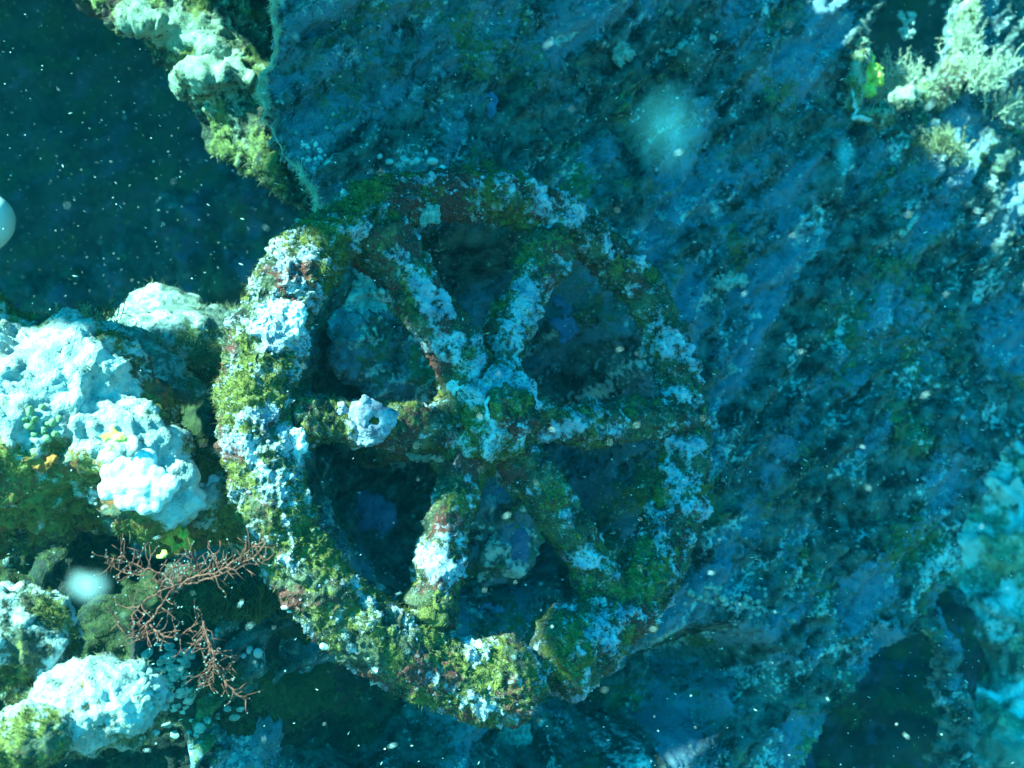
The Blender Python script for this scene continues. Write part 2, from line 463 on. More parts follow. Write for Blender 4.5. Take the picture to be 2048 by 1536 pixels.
# ------------------------------------------------------------------ the wreck's plate behind the wheel
WC = P(990, 844, 0.99)
AW, BW = math.radians(25), math.radians(5)
def frame(a, b):
    n = math.sin(a) * math.cos(b) * RIGHT + math.sin(b) * UP - math.cos(a) * math.cos(b) * FWD
    e1 = math.cos(a) * RIGHT + math.sin(a) * FWD
    return n, e1, np.cross(n, e1)
wn, we1, we2 = frame(AW, BW)
if we2 @ UP < 0: we2 = -we2
W0 = P(958, 867, 1.17)
def uv_of(px, py):
    q = on_plane(px, py, W0, wn) - W0
    return q @ we1, q @ we2
def poly_uv(pts): return np.array([uv_of(*p) for p in pts])
def inside(poly, u, v):
    r = np.zeros(len(u), bool); j = len(poly) - 1
    for i in range(len(poly)):
        (x1, y1), (x2, y2) = poly[i], poly[j]
        c = ((y1 > v) != (y2 > v)) & (u < (x2 - x1) * (v - y1) / (y2 - y1 + 1e-12) + x1)
        r ^= c; j = i
    return r

Vw, Fw, uw, vw = sheet(W0, we1, we2, -0.62, 1.15, -0.66, 0.78, 560, 460)
EDGE = [(556, -260), (550, -60), (548, 30), (550, 110), (528, 188), (544, 285), (600, 345), (645, 415), (625, 600), (600, 800), (590, 1000), (560, 1100), (430, 1260), (380, 1450), (350, 1900)]
outer = poly_uv(EDGE + [(1200, 2000), (1560, 1640), (1640, 1470), (1730, 1345), (1790, 1275), (1850, 1262), (1868, 1330), (1880, 1430), (1884, 1640), (1940, 1640), (1925, 1460), (1895, 1300), (1868, 1205), (1890, 1115), (1955, 960), (2060, 850), (2200, 700), (2300, -200)])
hole = poly_uv([(1722, 95), (1708, 185), (1712, 240), (1770, 212), (1848, 190), (1896, 165), (1918, 90), (1932, -10), (1945, -160), (1830, -160), (1800, -20)])
ju = uw + 0.006 * fbm(Vw * 40, 4, 0.6, 60) + 0.004 * fbm(Vw * 130, 2, 0.6, 61)
jv = vw + 0.006 * fbm(Vw * 40, 4, 0.6, 62) + 0.004 * fbm(Vw * 130, 2, 0.6, 63)
keep = inside(outer, ju, jv) & ~inside(hole, ju, jv)
# relief: diagonal flaking, pits, swells
ca, sa = math.cos(math.radians(48)), math.sin(math.radians(48))
al = uw * ca + vw * sa; ac = -uw * sa + vw * ca
A3 = np.stack([al * 0.42, ac, np.zeros_like(al)], 1)
warp = np.stack([fbm(A3 * 12, 3, 0.5, 70), fbm(A3 * 12, 3, 0.5, 71), np.zeros_like(al)], 1)
A3 = A3 + warp * 0.03
rel = 0.030 * fbm(np.stack([uw, vw, uw * 0], 1) * 3.2, 3, 0.5, 72)
rel += 0.011 * fbm(A3 * 20, 4, 0.55, 73) * 1.5
flake = fbm(A3 * 34, 3, 0.55, 74); rel += 0.006 * np.tanh(flake * 7)
rel += 0.006 * (billow(A3 * 60, 3, 0.6, 75) * 2 - 0.6) + 0.0025 * fbm(Vw * 150, 2, 0.6, 76) * 1.6
pit = sstep(0.30, 0.10, worley(A3 * 22, 77)); rel -= 0.012 * pit
rel += 0.004 * sstep(0.1, 0.4, fbm(Vw * 26, 4, 0.6, 78))
rel *= 1.35; rel += 0.004 * sstep(0.05, 0.3, fbm(A3 * 45, 5, 0.62, 81))
Vw = Vw + wn * rel[:, None] + we1 * (0.006 * fbm(Vw * 50, 2, 0.5, 79))[:, None] + we2 * (0.006 * fbm(Vw * 50, 2, 0.5, 80))[:, None]
dw = np.linalg.norm(np.stack([(Vw - on_plane(980, 850, W0, wn)) @ we1, (Vw - on_plane(980, 850, W0, wn)) @ we2], 1) * np.array([1.12, 1.0]), axis=1) + 0.02 * fbm(Vw * 14, 3, .5, 86)
Vw = Vw - wn * (0.12 * sstep(0.235, 0.165, dw))[:, None]      # recess added behind the wheel so the gaps between spokes fall dark
for cx, cy, ru, rv, dp in ((1400, 1390, .16, .085, .13), (1180, 1480, .16, .07, .10), (760, 1440, .14, .08, .10), (1480, 1330, .07, .05, .05)):
    cu, cv = uv_of(cx, cy)
    rd = np.sqrt(((uw - cu) / ru) ** 2 + ((vw - cv) / rv) ** 2) + 0.25 * fbm(Vw * 14, 3, .5, 87)
    Vw = Vw - wn * (dp * sstep(1.0, 0.25, rd))[:, None]            # hollows added to the plate below the wheel to deepen its shade
kf = keep[Fw].all(1); Fk = Fw[kf]
at_w = {'crust': fbm(A3 * 26, 5, 0.62, 81) * 1.3 + 0.38, 'rust': fbm(A3 * 13, 5, 0.55, 82) * 1.7 + 0.60, 'algae': fbm(Vw * 9, 4, 0.55, 83) * 1.6 + 0.25}
# plate thickness along its torn edges
E = np.concatenate([Fk[:, [0, 1]], Fk[:, [1, 2]], Fk[:, [2, 3]], Fk[:, [3, 0]]])
key = np.sort(E, 1); key = key[:, 0] * len(Vw) + key[:, 1]
uq, inv, cnt = np.unique(key, return_inverse=True, return_counts=True)
Eb = E[cnt[inv] == 1]
bv = np.unique(Eb); remap = np.full(len(Vw), -1); remap[bv] = np.arange(len(bv))
back = Vw[bv] - wn * 0.022 + 0.006 * np.stack([fbm(Vw[bv] * 60, 2, 0.5, 84 + k) for k in range(3)], 1)
skirt = np.stack([Eb[:, 1], Eb[:, 0], len(Vw) + remap[Eb[:, 0]], len(Vw) + remap[Eb[:, 1]]], 1)
used = np.zeros(len(Vw) + len(bv), bool); used[Fk.ravel()] = True; used[len(Vw):] = True
V2 = np.vstack([Vw, back]); F2 = np.concatenate([Fk, skirt])
nm = np.cumsum(used) - 1
atw = {k: np.concatenate([a, a[bv]])[used] for k, a in at_w.items()}
PLV, PLF = V2[used], [nm[F2]]
plate = mk('wreck_wall', PLV, PLF, M['wall'], None, atw, origin=W0)
tag(plate, 'blue overgrown steel plate of the wreck behind the wheel', 'wall')
turf('algae_turf', Vw, [Fk], 26000, 0.006, 0.00045, 3, M['turf'], plate, weight=sstep(0.3, 0.8, at_w['algae']) + 0.12)

lime_specks(Vw, [Fk], 2600, 0.0006, 0.0034, 8, M['colony'], plate, weight=0.03 + sstep(0.02, 0.4, fbm(Vw * 17, 4, 0.6, 88)))
# unseen deck plate added above the picture, its outline cut to shade the wheel
Vd, Fd, ud, vd = sheet(np.array([0, 0, 0.52]), np.array([1.0, 0, 0]), np.array([0, 1.0, 0]), -1.25, 0.35, 0.10, 1.75, 230, 230)
dj = 0.045 * fbm(Vd * 5, 4, 0.55, 90); dk = 0.02 * fbm(Vd * 9, 3, 0.55, 94)
kd = inside(np.array([(.20, .15), (.22, 1.0), (.12, 1.12), (.12, 1.6), (-.62, 1.6), (-.62, .94), (-.68, .88), (-.75, .84), (-.80, .74), (-.84, .68), (-1.15, .66), (-1.15, .445), (-.875, .445), (-.83, .50), (-.79, .54), (-.72, .575), (-.67, .57), (-.675, .54), (-.705, .50), (-.755, .445), (-.795, .39), (-.825, .34), (-.85, .15)]), ud + dj * 0.15, vd + dk * 0.3)
kd &= ((Vd - W0) @ wn) > -0.02
Vd, atd = encrust(Vd, [Fd], 91, lump=0.02, lf=6, bump=0.01, bf=30, cbias=-0.2)
Fd = Fd[kd[Fd].all(1)]
usd = np.zeros(len(Vd), bool); usd[Fd.ravel()] = True; nd = np.cumsum(usd) - 1
top = Vd[usd] + np.array([0, 0, 0.03]); nb = usd.sum()
deck = mk('shade_deck', np.vstack([Vd[usd], top]), [np.concatenate([nd[Fd], nd[Fd][:, ::-1] + nb])], M['wall'], None, {k: np.r_[a[usd], a[usd]] for k, a in atd.items()})
tag(deck, kind='structure')

# ------------------------------------------------------------------ the valve wheel
n, e1, e2 = frame(math.radians(31), math.radians(9))
if e2 @ UP < 0: e2 = -e2
wheel = thing('handwheel', WC, 'big six-spoked valve wheel thickly overgrown with algae and white crust', 'valve wheel')
R0 = 0.221
th = np.linspace(0, 2 * np.pi, 920, endpoint=False)
deg = np.degrees(th)
rr = np.interp(deg, [0, 45, 90, 120, 140, 180, 225, 255, 270, 290, 315, 340, 360],
               [.0225, .0225, .0240, .026, .0285, .0305, .0295, .031, .032, .032, .0315, .0265, .0225])
dn = (deg - 274.5 + 180) % 360 - 180
rr *= 1 - 0.72 * np.exp(-(dn / 3.2) ** 2) + 0.20 * np.exp(-((np.abs(dn) - 9) / 6) ** 2)
RV = R0 * (1 + 0.012 * np.sin(2 * th + 1) + 0.01 * np.sin(3 * th))
path = WC + RV[:, None] * (np.cos(th)[:, None] * e1 + np.sin(th)[:, None] * e2)
kink = (0.009 * sstep(-34, -6, dn) * sstep(0.5, -2.5, dn))[:, None]      # the cracked rim: its left end stands out past the right one
path = path + kink * (np.cos(th)[:, None] * e1 + np.sin(th)[:, None] * e2) + kink * 0.8 * n
V, F = tube(path, rr, 132, closed=True)
left = sstep(0.1, -0.15, (V - WC) @ e1)
cs = [(570, 640, .022, 1.5), (600, 700, .014, .9), (560, 560, .012, .6), (590, 880, .02, 1.0), (560, 960, .02, .9), (600, 480, .012, .8), (680, 480, .016, .8),
      (700, 540, .012, .6), (1090, 390, .02, .9), (1170, 420, .016, .9), (1250, 520, .014, .6), (1290, 580, .016, .8), (1340, 700, .018, 1.0), (1370, 800, .016, .9), (1375, 900, .02, 1.1),
      (1380, 1000, .02, 1.2), (1310, 1100, .014, .7), (1210, 1180, .016, .9), (1230, 1260, .02, .9), (1130, 1300, .012, .6), (960, 1300, .014, .6), (790, 1220, .014, .5), (620, 990, .012, .6)]
as_ = [(540, 760, .025, .9), (530, 800, .02, .8), (610, 500, .02, 1.0), (740, 430, .03, 1.0), (620, 1050, .03, .9), (700, 1150, .03, .8), (900, 1290, .03, .8), (1000, 1310, .02, .6), (1150, 1330, .03, .8), (1300, 1150, .03, .7), (1350, 850, .02, .4)]
rs = [(860, 380, .03, 1.0), (950, 390, .03, 1.0), (640, 600, .015, .8), (1100, 430, .012, .6), (1310, 980, .015, .7), (880, 1400, .03, .8), (1330, 1290, .02, .7), (1400, 1060, .014, .7)]
V, at = encrust(V, F, 5, lump=0.0042, lf=24, bump=0.0042, bf=70, grain=0.002, gf=230, cthick=0.0045, cspots=[(a, b, c_, w * .42) for a, b, c_, w in cs], aspots=[(a, b, c_, w * .5) for a, b, c_, w in as_], rspots=[(a, b, c_, w * .6) for a, b, c_, w in rs], cf=42, af=30, rf=34, cbias=-0.12, abias=-0.05, rbias=-0.05)
lob = worley((V - WC) * 26, 9)                       # knobs of thicker growth down the left side
V = V + vnormals(V, F) * (left * 0.005 * (0.45 - lob))[:, None]
mk('rim', V, F, M['wheel'], wheel, at)
RIMV, RIMF = V, F
tw = sstep(0.35, 0.9, at['algae']) * (0.25 + left) + 0.12
turf('algae_turf', V, F, 20000, 0.0042, 0.0004, 11, M['turf'], wheel, weight=tw)

lime_specks(V, F, 3000, 0.0005, 0.0021, 9, M['lilac'], wheel, weight=0.05 + sstep(0.3, 0.8, at['crust']))
NJ = n * 0.012
J = on_plane(972, 838, WC + NJ, n)
ends = [(615, 842), (765, 492), (1090, 512), (1352, 835), (1222, 1196), (862, 1204)]
srad = [.020, .0255, .0215, .021, .0215, .0215]
scs = [[(735, 840, .012, .5), (650, 880, .01, .5)], [(840, 560, .014, 1.2), (875, 600, .012, 1.2), (880, 660, .012, 1.2), (945, 715, .014, 1.2)],
       [(1040, 560, .02, .9), (1050, 660, .02, 1.1), (1000, 720, .014, .9), (1090, 600, .015, .6)],
       [(1190, 820, .016, .9), (1150, 870, .018, .9), (1230, 870, .016, .7)], [(1190, 1130, .012, .9), (1130, 1010, .01, .4)],
       [(890, 1120, .018, 1.4), (940, 990, .012, .9), (930, 1050, .012, .6)]]
for k, (px, py) in enumerate(ends):
    Q = on_plane(px, py, WC, n)
    mid = (J + Q) / 2 + n * (0.006 * math.sin(k * 2.1)) + np.cross(n, nrm(Q - J)) * 0.006 * math.cos(k * 3.3)
    pth = catmull([J, mid, Q, Q + (Q - J) * 0.06], 150)
    t = np.linspace(0, 1, 150)
    r = srad[k] * (1 + 0.45 * np.exp(-(t / 0.16) ** 2) + 0.25 * np.exp(-((t - 1) / 0.12) ** 2) - 0.06 * np.sin(3.1 * t))
    V, F = tube(pth, r, 92)
    V, at = encrust(V, F, 12 + k * 3, lump=0.0065, lf=26, bump=0.0036, bf=80, grain=0.0013, cspots=[(a, b, c_, w * .45) for a, b, c_, w in scs[k]], cf=42, af=30, rf=34, cbias=-0.15, abias=0.0, rbias=0.02)
    mk('spoke', V, F, M['wheel'], wheel, at)
    turf('algae_turf', V, F, 2600, 0.005, 0.0004, 20 + k, M['turf'], wheel, weight=sstep(0.3, 0.8, at['algae']) + 0.1)

prof = [(-.030, .004), (-.030, .030), (-.024, .042), (-.012, .047), (.002, .047), (.016, .042), (.026, .037), (.034, .033), (.036, .024), (.036, .003)]
pr = catmull(np.array([(a, b, 0) for a, b in prof]), 90)
V, F = tube(J + pr[:, :1] * n, np.clip(pr[:, 1], .002, None), 120)
V, at = encrust(V, F, 33, lump=0.011, lf=28, bump=0.006, bf=60, cspots=[(1000, 745, .012, 1.0), (1050, 760, .012, 1.0), (1075, 800, .01, 1.0), (915, 775, .012, 1.2), (1000, 860, .010, .5)],
                aspots=[(980, 790, .03, .9), (950, 850, .02, .6)], cbias=-0.2, abias=0.1)
hub = mk('hub', V, F, M['wheel'], wheel, at)
turf('algae_turf', V, F, 3500, 0.006, 0.0004, 41, M['turf'], wheel, weight=sstep(0.3, 0.8, at['algae']) + 0.1)
NC = J + n * 0.048
prof = [(-.016, .004), (-.016, .021), (-.004, .0212), (.006, .0195), (.011, .0165), (.0135, .015), (.0145, .003)]
pr = catmull(np.array([(a, b, 0) for a, b in prof]), 60)
V, F = tube(NC + pr[:, :1] * n, np.clip(pr[:, 1], .001, None), 90)
V, at = encrust(V, F, 36, lump=0.007, lf=44, bump=0.0045, bf=80, grain=0.0018, cbias=-0.12, abias=-0.1, rbias=0.0, cf=42, af=30)
nut = mk('stem_nut', V, F, M['wheel'], hub, at)
for a0, a1, r_, sd in ((-222, -120, [.0008, .0018, .0034, .0018], 37), (-75, 0, [.001, .0026, .0032, .001], 39)):
    ang = np.linspace(math.radians(a0), math.radians(a1), 80)
    ring = NC - n * 0.005 + (0.0235 * (1 + 0.04 * np.sin(ang * 3.3)))[:, None] * (np.cos(ang)[:, None] * e1 + np.sin(ang)[:, None] * e2)
    V, F = tube(ring, np.interp(np.linspace(0, 1, 80), [0, .35, .7, 1], r_), 18)
    V = V + vnormals(V, F) * (0.0022 * fbm(V * 110, 3, .6, sd) + 0.0016 * fbm(V * 300, 2, .6, sd))[:, None] + 0.003 * np.stack([fbm(V * 60, 2, .5, sd + k) for k in range(3)], 1)
    mk('white_crust_arc', V, F, M['white'], hub)
V, F = tube(np.linspace(J - n * 0.03, J - n * 0.27, 60), 0.019, 60)
V, at = encrust(V, F, 38, lump=0.006, bump=0.003, cbias=-0.2)
mk('stem', V, F, M['wheel'], wheel, at)

# valve body on the plate behind the wheel
vb = thing('gate_valve', W0 + wn * 0.01, 'lumpy blue-grey valve body fixed to the plate behind the wheel spokes', 'valve')
JB = on_plane(935, 838, W0, wn)
def q(px, py, off): return on_plane(px, py, W0 + wn * (off - 0.07), wn)
parts = [ell(q(770, 660, .05), (.055, .065, .035)), ell(q(720, 600, .045), (.035, .045, .03)), ell(q(800, 740, .045), (.05, .04, .035)), ell(q(700, 690, .05), (.024, .04, .03))]
V, F = fuse(parts, 0.0028)
V, at = encrust(V, F, 44, lump=0.013, lf=26, bump=0.008, bf=50, cf=34, rf=30, cbias=-0.05, rbias=0.25, cspots=[(740, 590, .012, 1.0)])
mk('casing', V, F, M['wall'], vb, at)
parts = [ell(q(940, 830, .02), (.075, .075, .05)), ell(q(1000, 1020, .02), (.05, .09, .04))]
V, F = fuse(parts, 0.003)
V, at = encrust(V, F, 46, lump=0.013, lf=24, bump=0.008, bf=50, cf=34, rf=30, cbias=-0.1, rbias=0.1)
mk('bonnet', V, F, M['wall'], vb, at)

# ------------------------------------------------------------------ rocks and ledges on the left
def rock(name, parts, mat, label, cat, voxel=0.003, seed=1, fuzz=0, fuzzmat='turf', fl=0.007, it=6, group=None, **kw):
    V, F = fuse(parts, voxel, it)
    V, at = encrust(V, F, seed, **kw)
    o = mk(name, V, F, M[mat], None, at)
    tag(o, label, cat, group)
    if fuzz: turf('algae_turf', V, F, fuzz, fl, 0.00042, seed, M[fuzzmat], o, weight=sstep(0.4, 0.8, at['algae']) * sstep(0.7, 0.4, at['crust']) + 0.015)
    return o, V, F

def seg(pts, nn=60, ns=40):
    """lumpy tube through (px,py,depth,radius)"""
    a = np.array([np.r_[P(x, y, d), r] for x, y, d, r in pts]); c = catmull(a, nn)
    return tube(c[:, :3], np.clip(c[:, 3], .002, None), ns)

rock('reef_ledge', [seg([(-260, 900, .84, .10), (-60, 880, .86, .098), (120, 880, .88, .078), (260, 935, .91, .055), (360, 985, .94, .044), (470, 1025, .97, .028), (520, 1050, 1.0, .02)]),
                    ell(P(90, 770, .875), (.085, .052, .060)), ell(P(200, 820, .885), (.060, .036, .05)), ell(P(60, 980, .86), (.06, .045, .05)), ell(P(420, 960, .97), (.03, .012, .03)),
                    ell(P(-120, 760, .87), (.10, .07, .07)), ell(P(300, 885, .92), (.024, .026, .03)), ell(P(285, 985, .845), (.046, .034, .035)), ell(P(345, 1060, .88), (.022, .016, .025)), ell(P(215, 905, .85), (.060, .045, .045)), ell(P(400, 990, .90), (.050, .026, .04)), ell(P(470, 1010, .95), (.035, .022, .03))],
     'rock', 'long sunlit ledge crusted white and green running from left edge to wheel rim', 'reef ledge', 0.003, 101, 16000, 'turf', 0.006,
     lump=0.010, lf=20, bump=0.008, bf=36, grain=0.002, cthick=0.004, cf=34, af=24, rf=26, cbias=-0.22, abias=0.32, rbias=0.12,
     cspots=[(120, 710, .035, .9), (90, 780, .03, .7), (40, 690, .03, .5), (150, 830, .02, .8), (220, 780, .02, .8), (330, 890, .018, 1.0), (430, 970, .022, 1.2), (380, 1000, .02, .9), (300, 900, .015, .4)],
     aspots=[(30, 800, .02, 1.2), (20, 740, .015, .8), (260, 800, .012, .6)], rspots=[(60, 930, .02, 1.2), (120, 920, .015, .8), (235, 868, .012, 1.4), (330, 1045, .015, 1.4), (180, 830, .01, .8), (390, 1040, .012, 1.0)])
rock('boulder', [ell(P(340, 690, 1.17), (.085, .042, .08)), ell(P(430, 720, 1.16), (.055, .030, .06)), ell(P(330, 640, 1.22), (.05, .03, .05)), ell(P(460, 660, 1.24), (.05, .028, .05))],
     'slab', 'smooth pale sunlit boulder between the ledge and the wheel rim', 'boulder', 0.003, 111, 5000, 'turf_pale', 0.009,
     lump=0.014, lf=14, bump=0.004, bf=40, grain=0.001, cbias=0.1, abias=-0.25, rbias=-0.5, aspots=[(400, 700, .02, 1.3), (440, 710, .02, 1.1)])
rock('boulder', [ell(P(180, 705, 1.04), (.060, .032, .06)), ell(P(280, 740, 1.02), (.042, .024, .045)), ell(P(110, 690, 1.06), (.05, .03, .05)), ell(P(350, 780, 1.0), (.022, .010, .03))],
     'slab', 'low pale boulder tufted with upright sprigs behind the white ledge', 'boulder', 0.003, 115, 4000, 'turf_pale', 0.008,
     lump=0.008, lf=20, bump=0.003, bf=70, grain=0.001, cbias=0.2, abias=0.05, rbias=-0.4)
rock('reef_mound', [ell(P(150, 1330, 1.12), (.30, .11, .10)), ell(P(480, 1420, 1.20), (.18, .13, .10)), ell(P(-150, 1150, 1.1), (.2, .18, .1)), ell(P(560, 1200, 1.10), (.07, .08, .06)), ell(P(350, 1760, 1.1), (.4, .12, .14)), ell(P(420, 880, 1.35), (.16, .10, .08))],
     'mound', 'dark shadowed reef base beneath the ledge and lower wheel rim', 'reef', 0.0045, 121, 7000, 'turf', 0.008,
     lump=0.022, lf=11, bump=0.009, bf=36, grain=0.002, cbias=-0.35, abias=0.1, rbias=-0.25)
rock('coral_knoll', [ell(P(20, 1290, .80), (.050, .046, .045)), ell(P(60, 1340, .80), (.030, .04, .03)), ell(P(-60, 1350, .80), (.06, .06, .05))],
     'rock', 'shaded rounded knoll with blue-white crust at lower left edge', 'coral knoll', 0.0025, 131, 5000, 'turf', 0.005,
     lump=0.006, lf=26, bump=0.0045, bf=60, cf=34, cbias=0.15, abias=0.0, rbias=-0.3)
rock('coral_knoll', [ell(P(215, 1400, .78), (.040, .030, .034)), ell(P(150, 1420, .77), (.034, .03, .03)), ell(P(260, 1420, .79), (.024, .024, .026))],
     'rock', 'bright white rounded knoll lit from above beside the spotted colony', 'coral knoll', 0.0022, 135, 5000, 'turf_pale', 0.004,
     lump=0.005, lf=26, bump=0.0035, bf=70, cf=34, af=24, cbias=0.1, abias=0.1, rbias=-0.3, cspots=[(200, 1350, .03, .8)], rspots=[(160, 1395, .008, 1.5)])
rock('coral_knoll', [ell(P(70, 1470, .74), (.026, .020, .025)), ell(P(20, 1490, .74), (.03, .022, .025))],
     'rock', 'small yellow-green knoll in the lower left corner', 'coral knoll', 0.002, 139, 2500, 'turf', 0.0028,
     lump=0.004, lf=30, bump=0.0025, bf=90, cbias=0.0, abias=0.4, rbias=-0.4)
rock('encrusted_beam', [seg([(330, -190, 1.30, .13), (400, -60, 1.27, .105), (460, 110, 1.22, .062), (515, 245, 1.20, .056), (570, 335, 1.18, .036), (640, 400, 1.15, .016)]),
                        seg([(180, -40, 1.25, .03), (260, 0, 1.22, .024), (330, 45, 1.2, .026), (400, 80, 1.2, .02)]), ell(P(440, 165, 1.17), (.05, .014, .045)), ell(P(300, 50, 1.2), (.045, .014, .03))],
     'beam', 'overgrown beam with sunlit shoulders hanging down at upper left of the plate', 'beam', 0.003, 141, 9000, 'turf_pale', 0.006,
     lump=0.018, lf=15, bump=0.011, bf=34, cf=30, af=22, cbias=-0.2, abias=0.1, rbias=0.0, cspots=[(430, 150, .03, 1.3), (290, 50, .02, .9), (380, 60, .03, .8)])
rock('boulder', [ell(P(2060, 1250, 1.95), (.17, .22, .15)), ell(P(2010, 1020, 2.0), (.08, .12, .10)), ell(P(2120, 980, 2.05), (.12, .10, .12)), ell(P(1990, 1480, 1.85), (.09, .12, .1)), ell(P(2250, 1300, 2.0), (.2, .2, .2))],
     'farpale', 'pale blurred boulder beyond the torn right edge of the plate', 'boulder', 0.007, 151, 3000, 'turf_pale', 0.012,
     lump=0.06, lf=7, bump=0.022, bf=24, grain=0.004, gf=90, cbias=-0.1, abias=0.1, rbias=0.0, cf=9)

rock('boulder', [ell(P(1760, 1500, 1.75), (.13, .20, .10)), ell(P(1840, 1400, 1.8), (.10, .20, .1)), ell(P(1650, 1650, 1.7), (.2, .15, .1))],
     'hull', 'added dark lump standing in for shade in the gap under the lower right edge of the plate', 'boulder', 0.008, 155, 0, lump=0.04, lf=7, bump=0.012, bf=24, cbias=-0.3)  # lump added in a dark colour so the gap looks shaded

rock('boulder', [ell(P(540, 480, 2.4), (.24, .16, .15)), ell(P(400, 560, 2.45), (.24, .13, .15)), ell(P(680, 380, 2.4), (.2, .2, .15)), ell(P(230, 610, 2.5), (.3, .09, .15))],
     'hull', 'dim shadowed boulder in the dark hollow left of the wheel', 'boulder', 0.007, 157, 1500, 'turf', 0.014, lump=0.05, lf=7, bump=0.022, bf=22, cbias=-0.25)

# ------------------------------------------------------------------ growths
def surf_pt(px, py, objs=None):
    """point and normal of what is built so far at a photo pixel"""
    dg = bpy.context.evaluated_depsgraph_get()
    org = Vector((0, 0, 0)); d = Vector(P(px, py, 1.0)).normalized()
    for _ in range(12):
        h, loc, nr, idx, ob, mt = sc.ray_cast(dg, org, d)
        if not h: return P(px, py, 1.1), -FWD
        if ob.name.startswith('algae_turf'):
            org = loc + d * 0.0005; continue
        v = np.array(nr)
        return np.array(loc), (v if v @ np.array(d) < 0 else -v)

def wdist(px, py): return float(on_plane(px, py, W0, wn) @ FWD)

def knob(name, px, py, sx, sy, mat, label, cat, seed, depth=None, nb=9, lobes=None, sz=None, lump=0.0015, group=None, sink=0.25, fuzz=0, rough=1.0):
    """knobbly colony of fused rounded lobes sitting on the surface; sizes in photo pixels"""
    rng = np.random.default_rng(seed)
    p, nn = surf_pt(px, py); d = p @ FWD if depth is None else depth
    if depth is not None: p = P(px, py, depth)
    u = K * d
    rl = (lobes or 0.38) * min(sx, sy) * u
    parts = []
    for k in range(nb):
        a = rng.random() * 6.283; r = math.sqrt(rng.random()) * 0.75
        c = p + RIGHT * (math.cos(a) * r * sx * u) + UP * (math.sin(a) * r * sy * u) - FWD * ((0.5 - r * 0.6) * rl * 1.1 - sink * rl)
        q = rl * (0.65 + 0.6 * rng.random())
        parts.append(ell(c, (q, q * (0.8 + 0.4 * rng.random()), q * 0.75), 3))
    V, F = fuse(parts, max(0.0012, rl * 0.13), 3)
    N = vnormals(V, F)
    V = V + N * (rough * (lump + 0.10 * rl) * (billow(V * (0.9 / rl), 4, 0.62, seed) * 2.4 - 0.6) + 0.12 * rl * fbm(V * (0.35 / rl), 2, 0.5, seed + 2) + lump * 0.6 * fbm(V * 300, 2, 0.5, seed))[:, None]
    o = mk(name, V, F, M[mat], None); tag(o, label, cat, group)
    if fuzz: turf('fuzz', V, F, fuzz, rl * 0.35, 0.0003, seed, M['turf_pale'], o)
    return o

knob('coral_colony', 852, 428, 40, 30, 'colony', 'knobbly pale coral colony inside the top of the wheel rim', 'coral', 201, nb=26, lobes=.27, sink=-.1, rough=1.7)
knob('coral_colony', 838, 910, 44, 17, 'colony', 'flat dotted pale coral below the left spoke', 'coral', 202, nb=40, lobes=.28)
knob('coral_colony', 912, 775, 30, 20, 'white', 'small bright white crust patch left of the wheel hub', 'coral', 203, nb=30, lobes=.25)
knob('coral_colony', 1245, 110, 24, 34, 'colony', 'pale round coral patch on the plate near top centre', 'coral', 204, nb=30, lobes=.27, sink=0, rough=1.8)
knob('coral_colony', 980, 210, 22, 34, 'blue', 'light blue leaf-shaped patch on the plate above the wheel', 'sponge', 205, nb=34, lobes=.25, rough=1.8)
knob('sponge', 738, 1035, 62, 60, 'blue', 'lobed blue sponge seen through the lower left of the wheel', 'sponge', 206, nb=40, lobes=.26)
knob('sponge', 1000, 985, 46, 26, 'blue', 'thin grey-blue sponge mat under the wheel hub', 'sponge', 207, nb=34, lobes=.25)
knob('sponge', 1030, 1090, 30, 60, 'blue', 'upright blue-grey sponge lobe between the two lower spokes', 'sponge', 208, nb=30, lobes=.3)
knob('sponge', 980, 1225, 36, 22, 'blue', 'small bright blue-white sponge above the bottom rim', 'sponge', 209, nb=26, lobes=.25)
knob('sponge', 1130, 640, 34, 60, 'blue', 'hazy blue sponge right of the upper right spoke', 'sponge', 210, nb=30, lobes=.28)
knob('sponge', 350, 1075, 42, 30, 'orange', 'orange and yellow sponge under the white nodular coral', 'sponge', 211, depth=.84, nb=22, lobes=.3, lump=.003)
knob('sponge', 328, 1112, 16, 11, 'yellow', 'small bright yellow sponge lobe at the tip of the orange sponge', 'sponge', 212, depth=.83, nb=7, lobes=.5)
knob('sponge', 82, 925, 52, 24, 'rusty', 'rusty orange sponge on the shaded front of the ledge', 'sponge', 213, nb=18, lobes=.35, lump=.003)
knob('sponge', 232, 874, 32, 15, 'yellow', 'flat yellow sponge above the white nodular coral', 'sponge', 214, depth=.785, nb=12, lobes=.45)
knob('coral_colony', 275, 965, 95, 70, 'white', 'big bright white nodular coral on the ledge', 'coral', 215, depth=.80, nb=40, lobes=.27, lump=.001, sink=0.3, rough=.45)
knob('coral_colony', 405, 975, 60, 30, 'white', 'white bumpy coral crust on the ledge next to the wheel rim', 'coral', 216, depth=.875, nb=26, lobes=.32, lump=.001, rough=.45)
knob('coral_colony', 1030, 1475, 42, 44, 'colony', 'dim pale sponge crust on the plate under the wheel', 'coral', 218, nb=36, lobes=.25, sink=.1, rough=1.8)
knob('coral_colony', 1450, 560, 60, 22, 'colony', 'pale speckled crust on the plate right of the wheel', 'coral', 219, nb=44, lobes=.28, sink=.1, rough=1.8)
knob('coral_colony', 1465, 745, 18, 26, 'colony', 'small yellowish crust on the plate right of the rim', 'coral', 220, nb=20, lobes=.3, sink=.1, rough=1.8)
knob('coral_colony', 570, 640, 62, 48, 'white', 'thick white frilled crust on the left of the wheel rim', 'coral', 221, nb=26, lobes=.26, lump=.003, sink=.75)
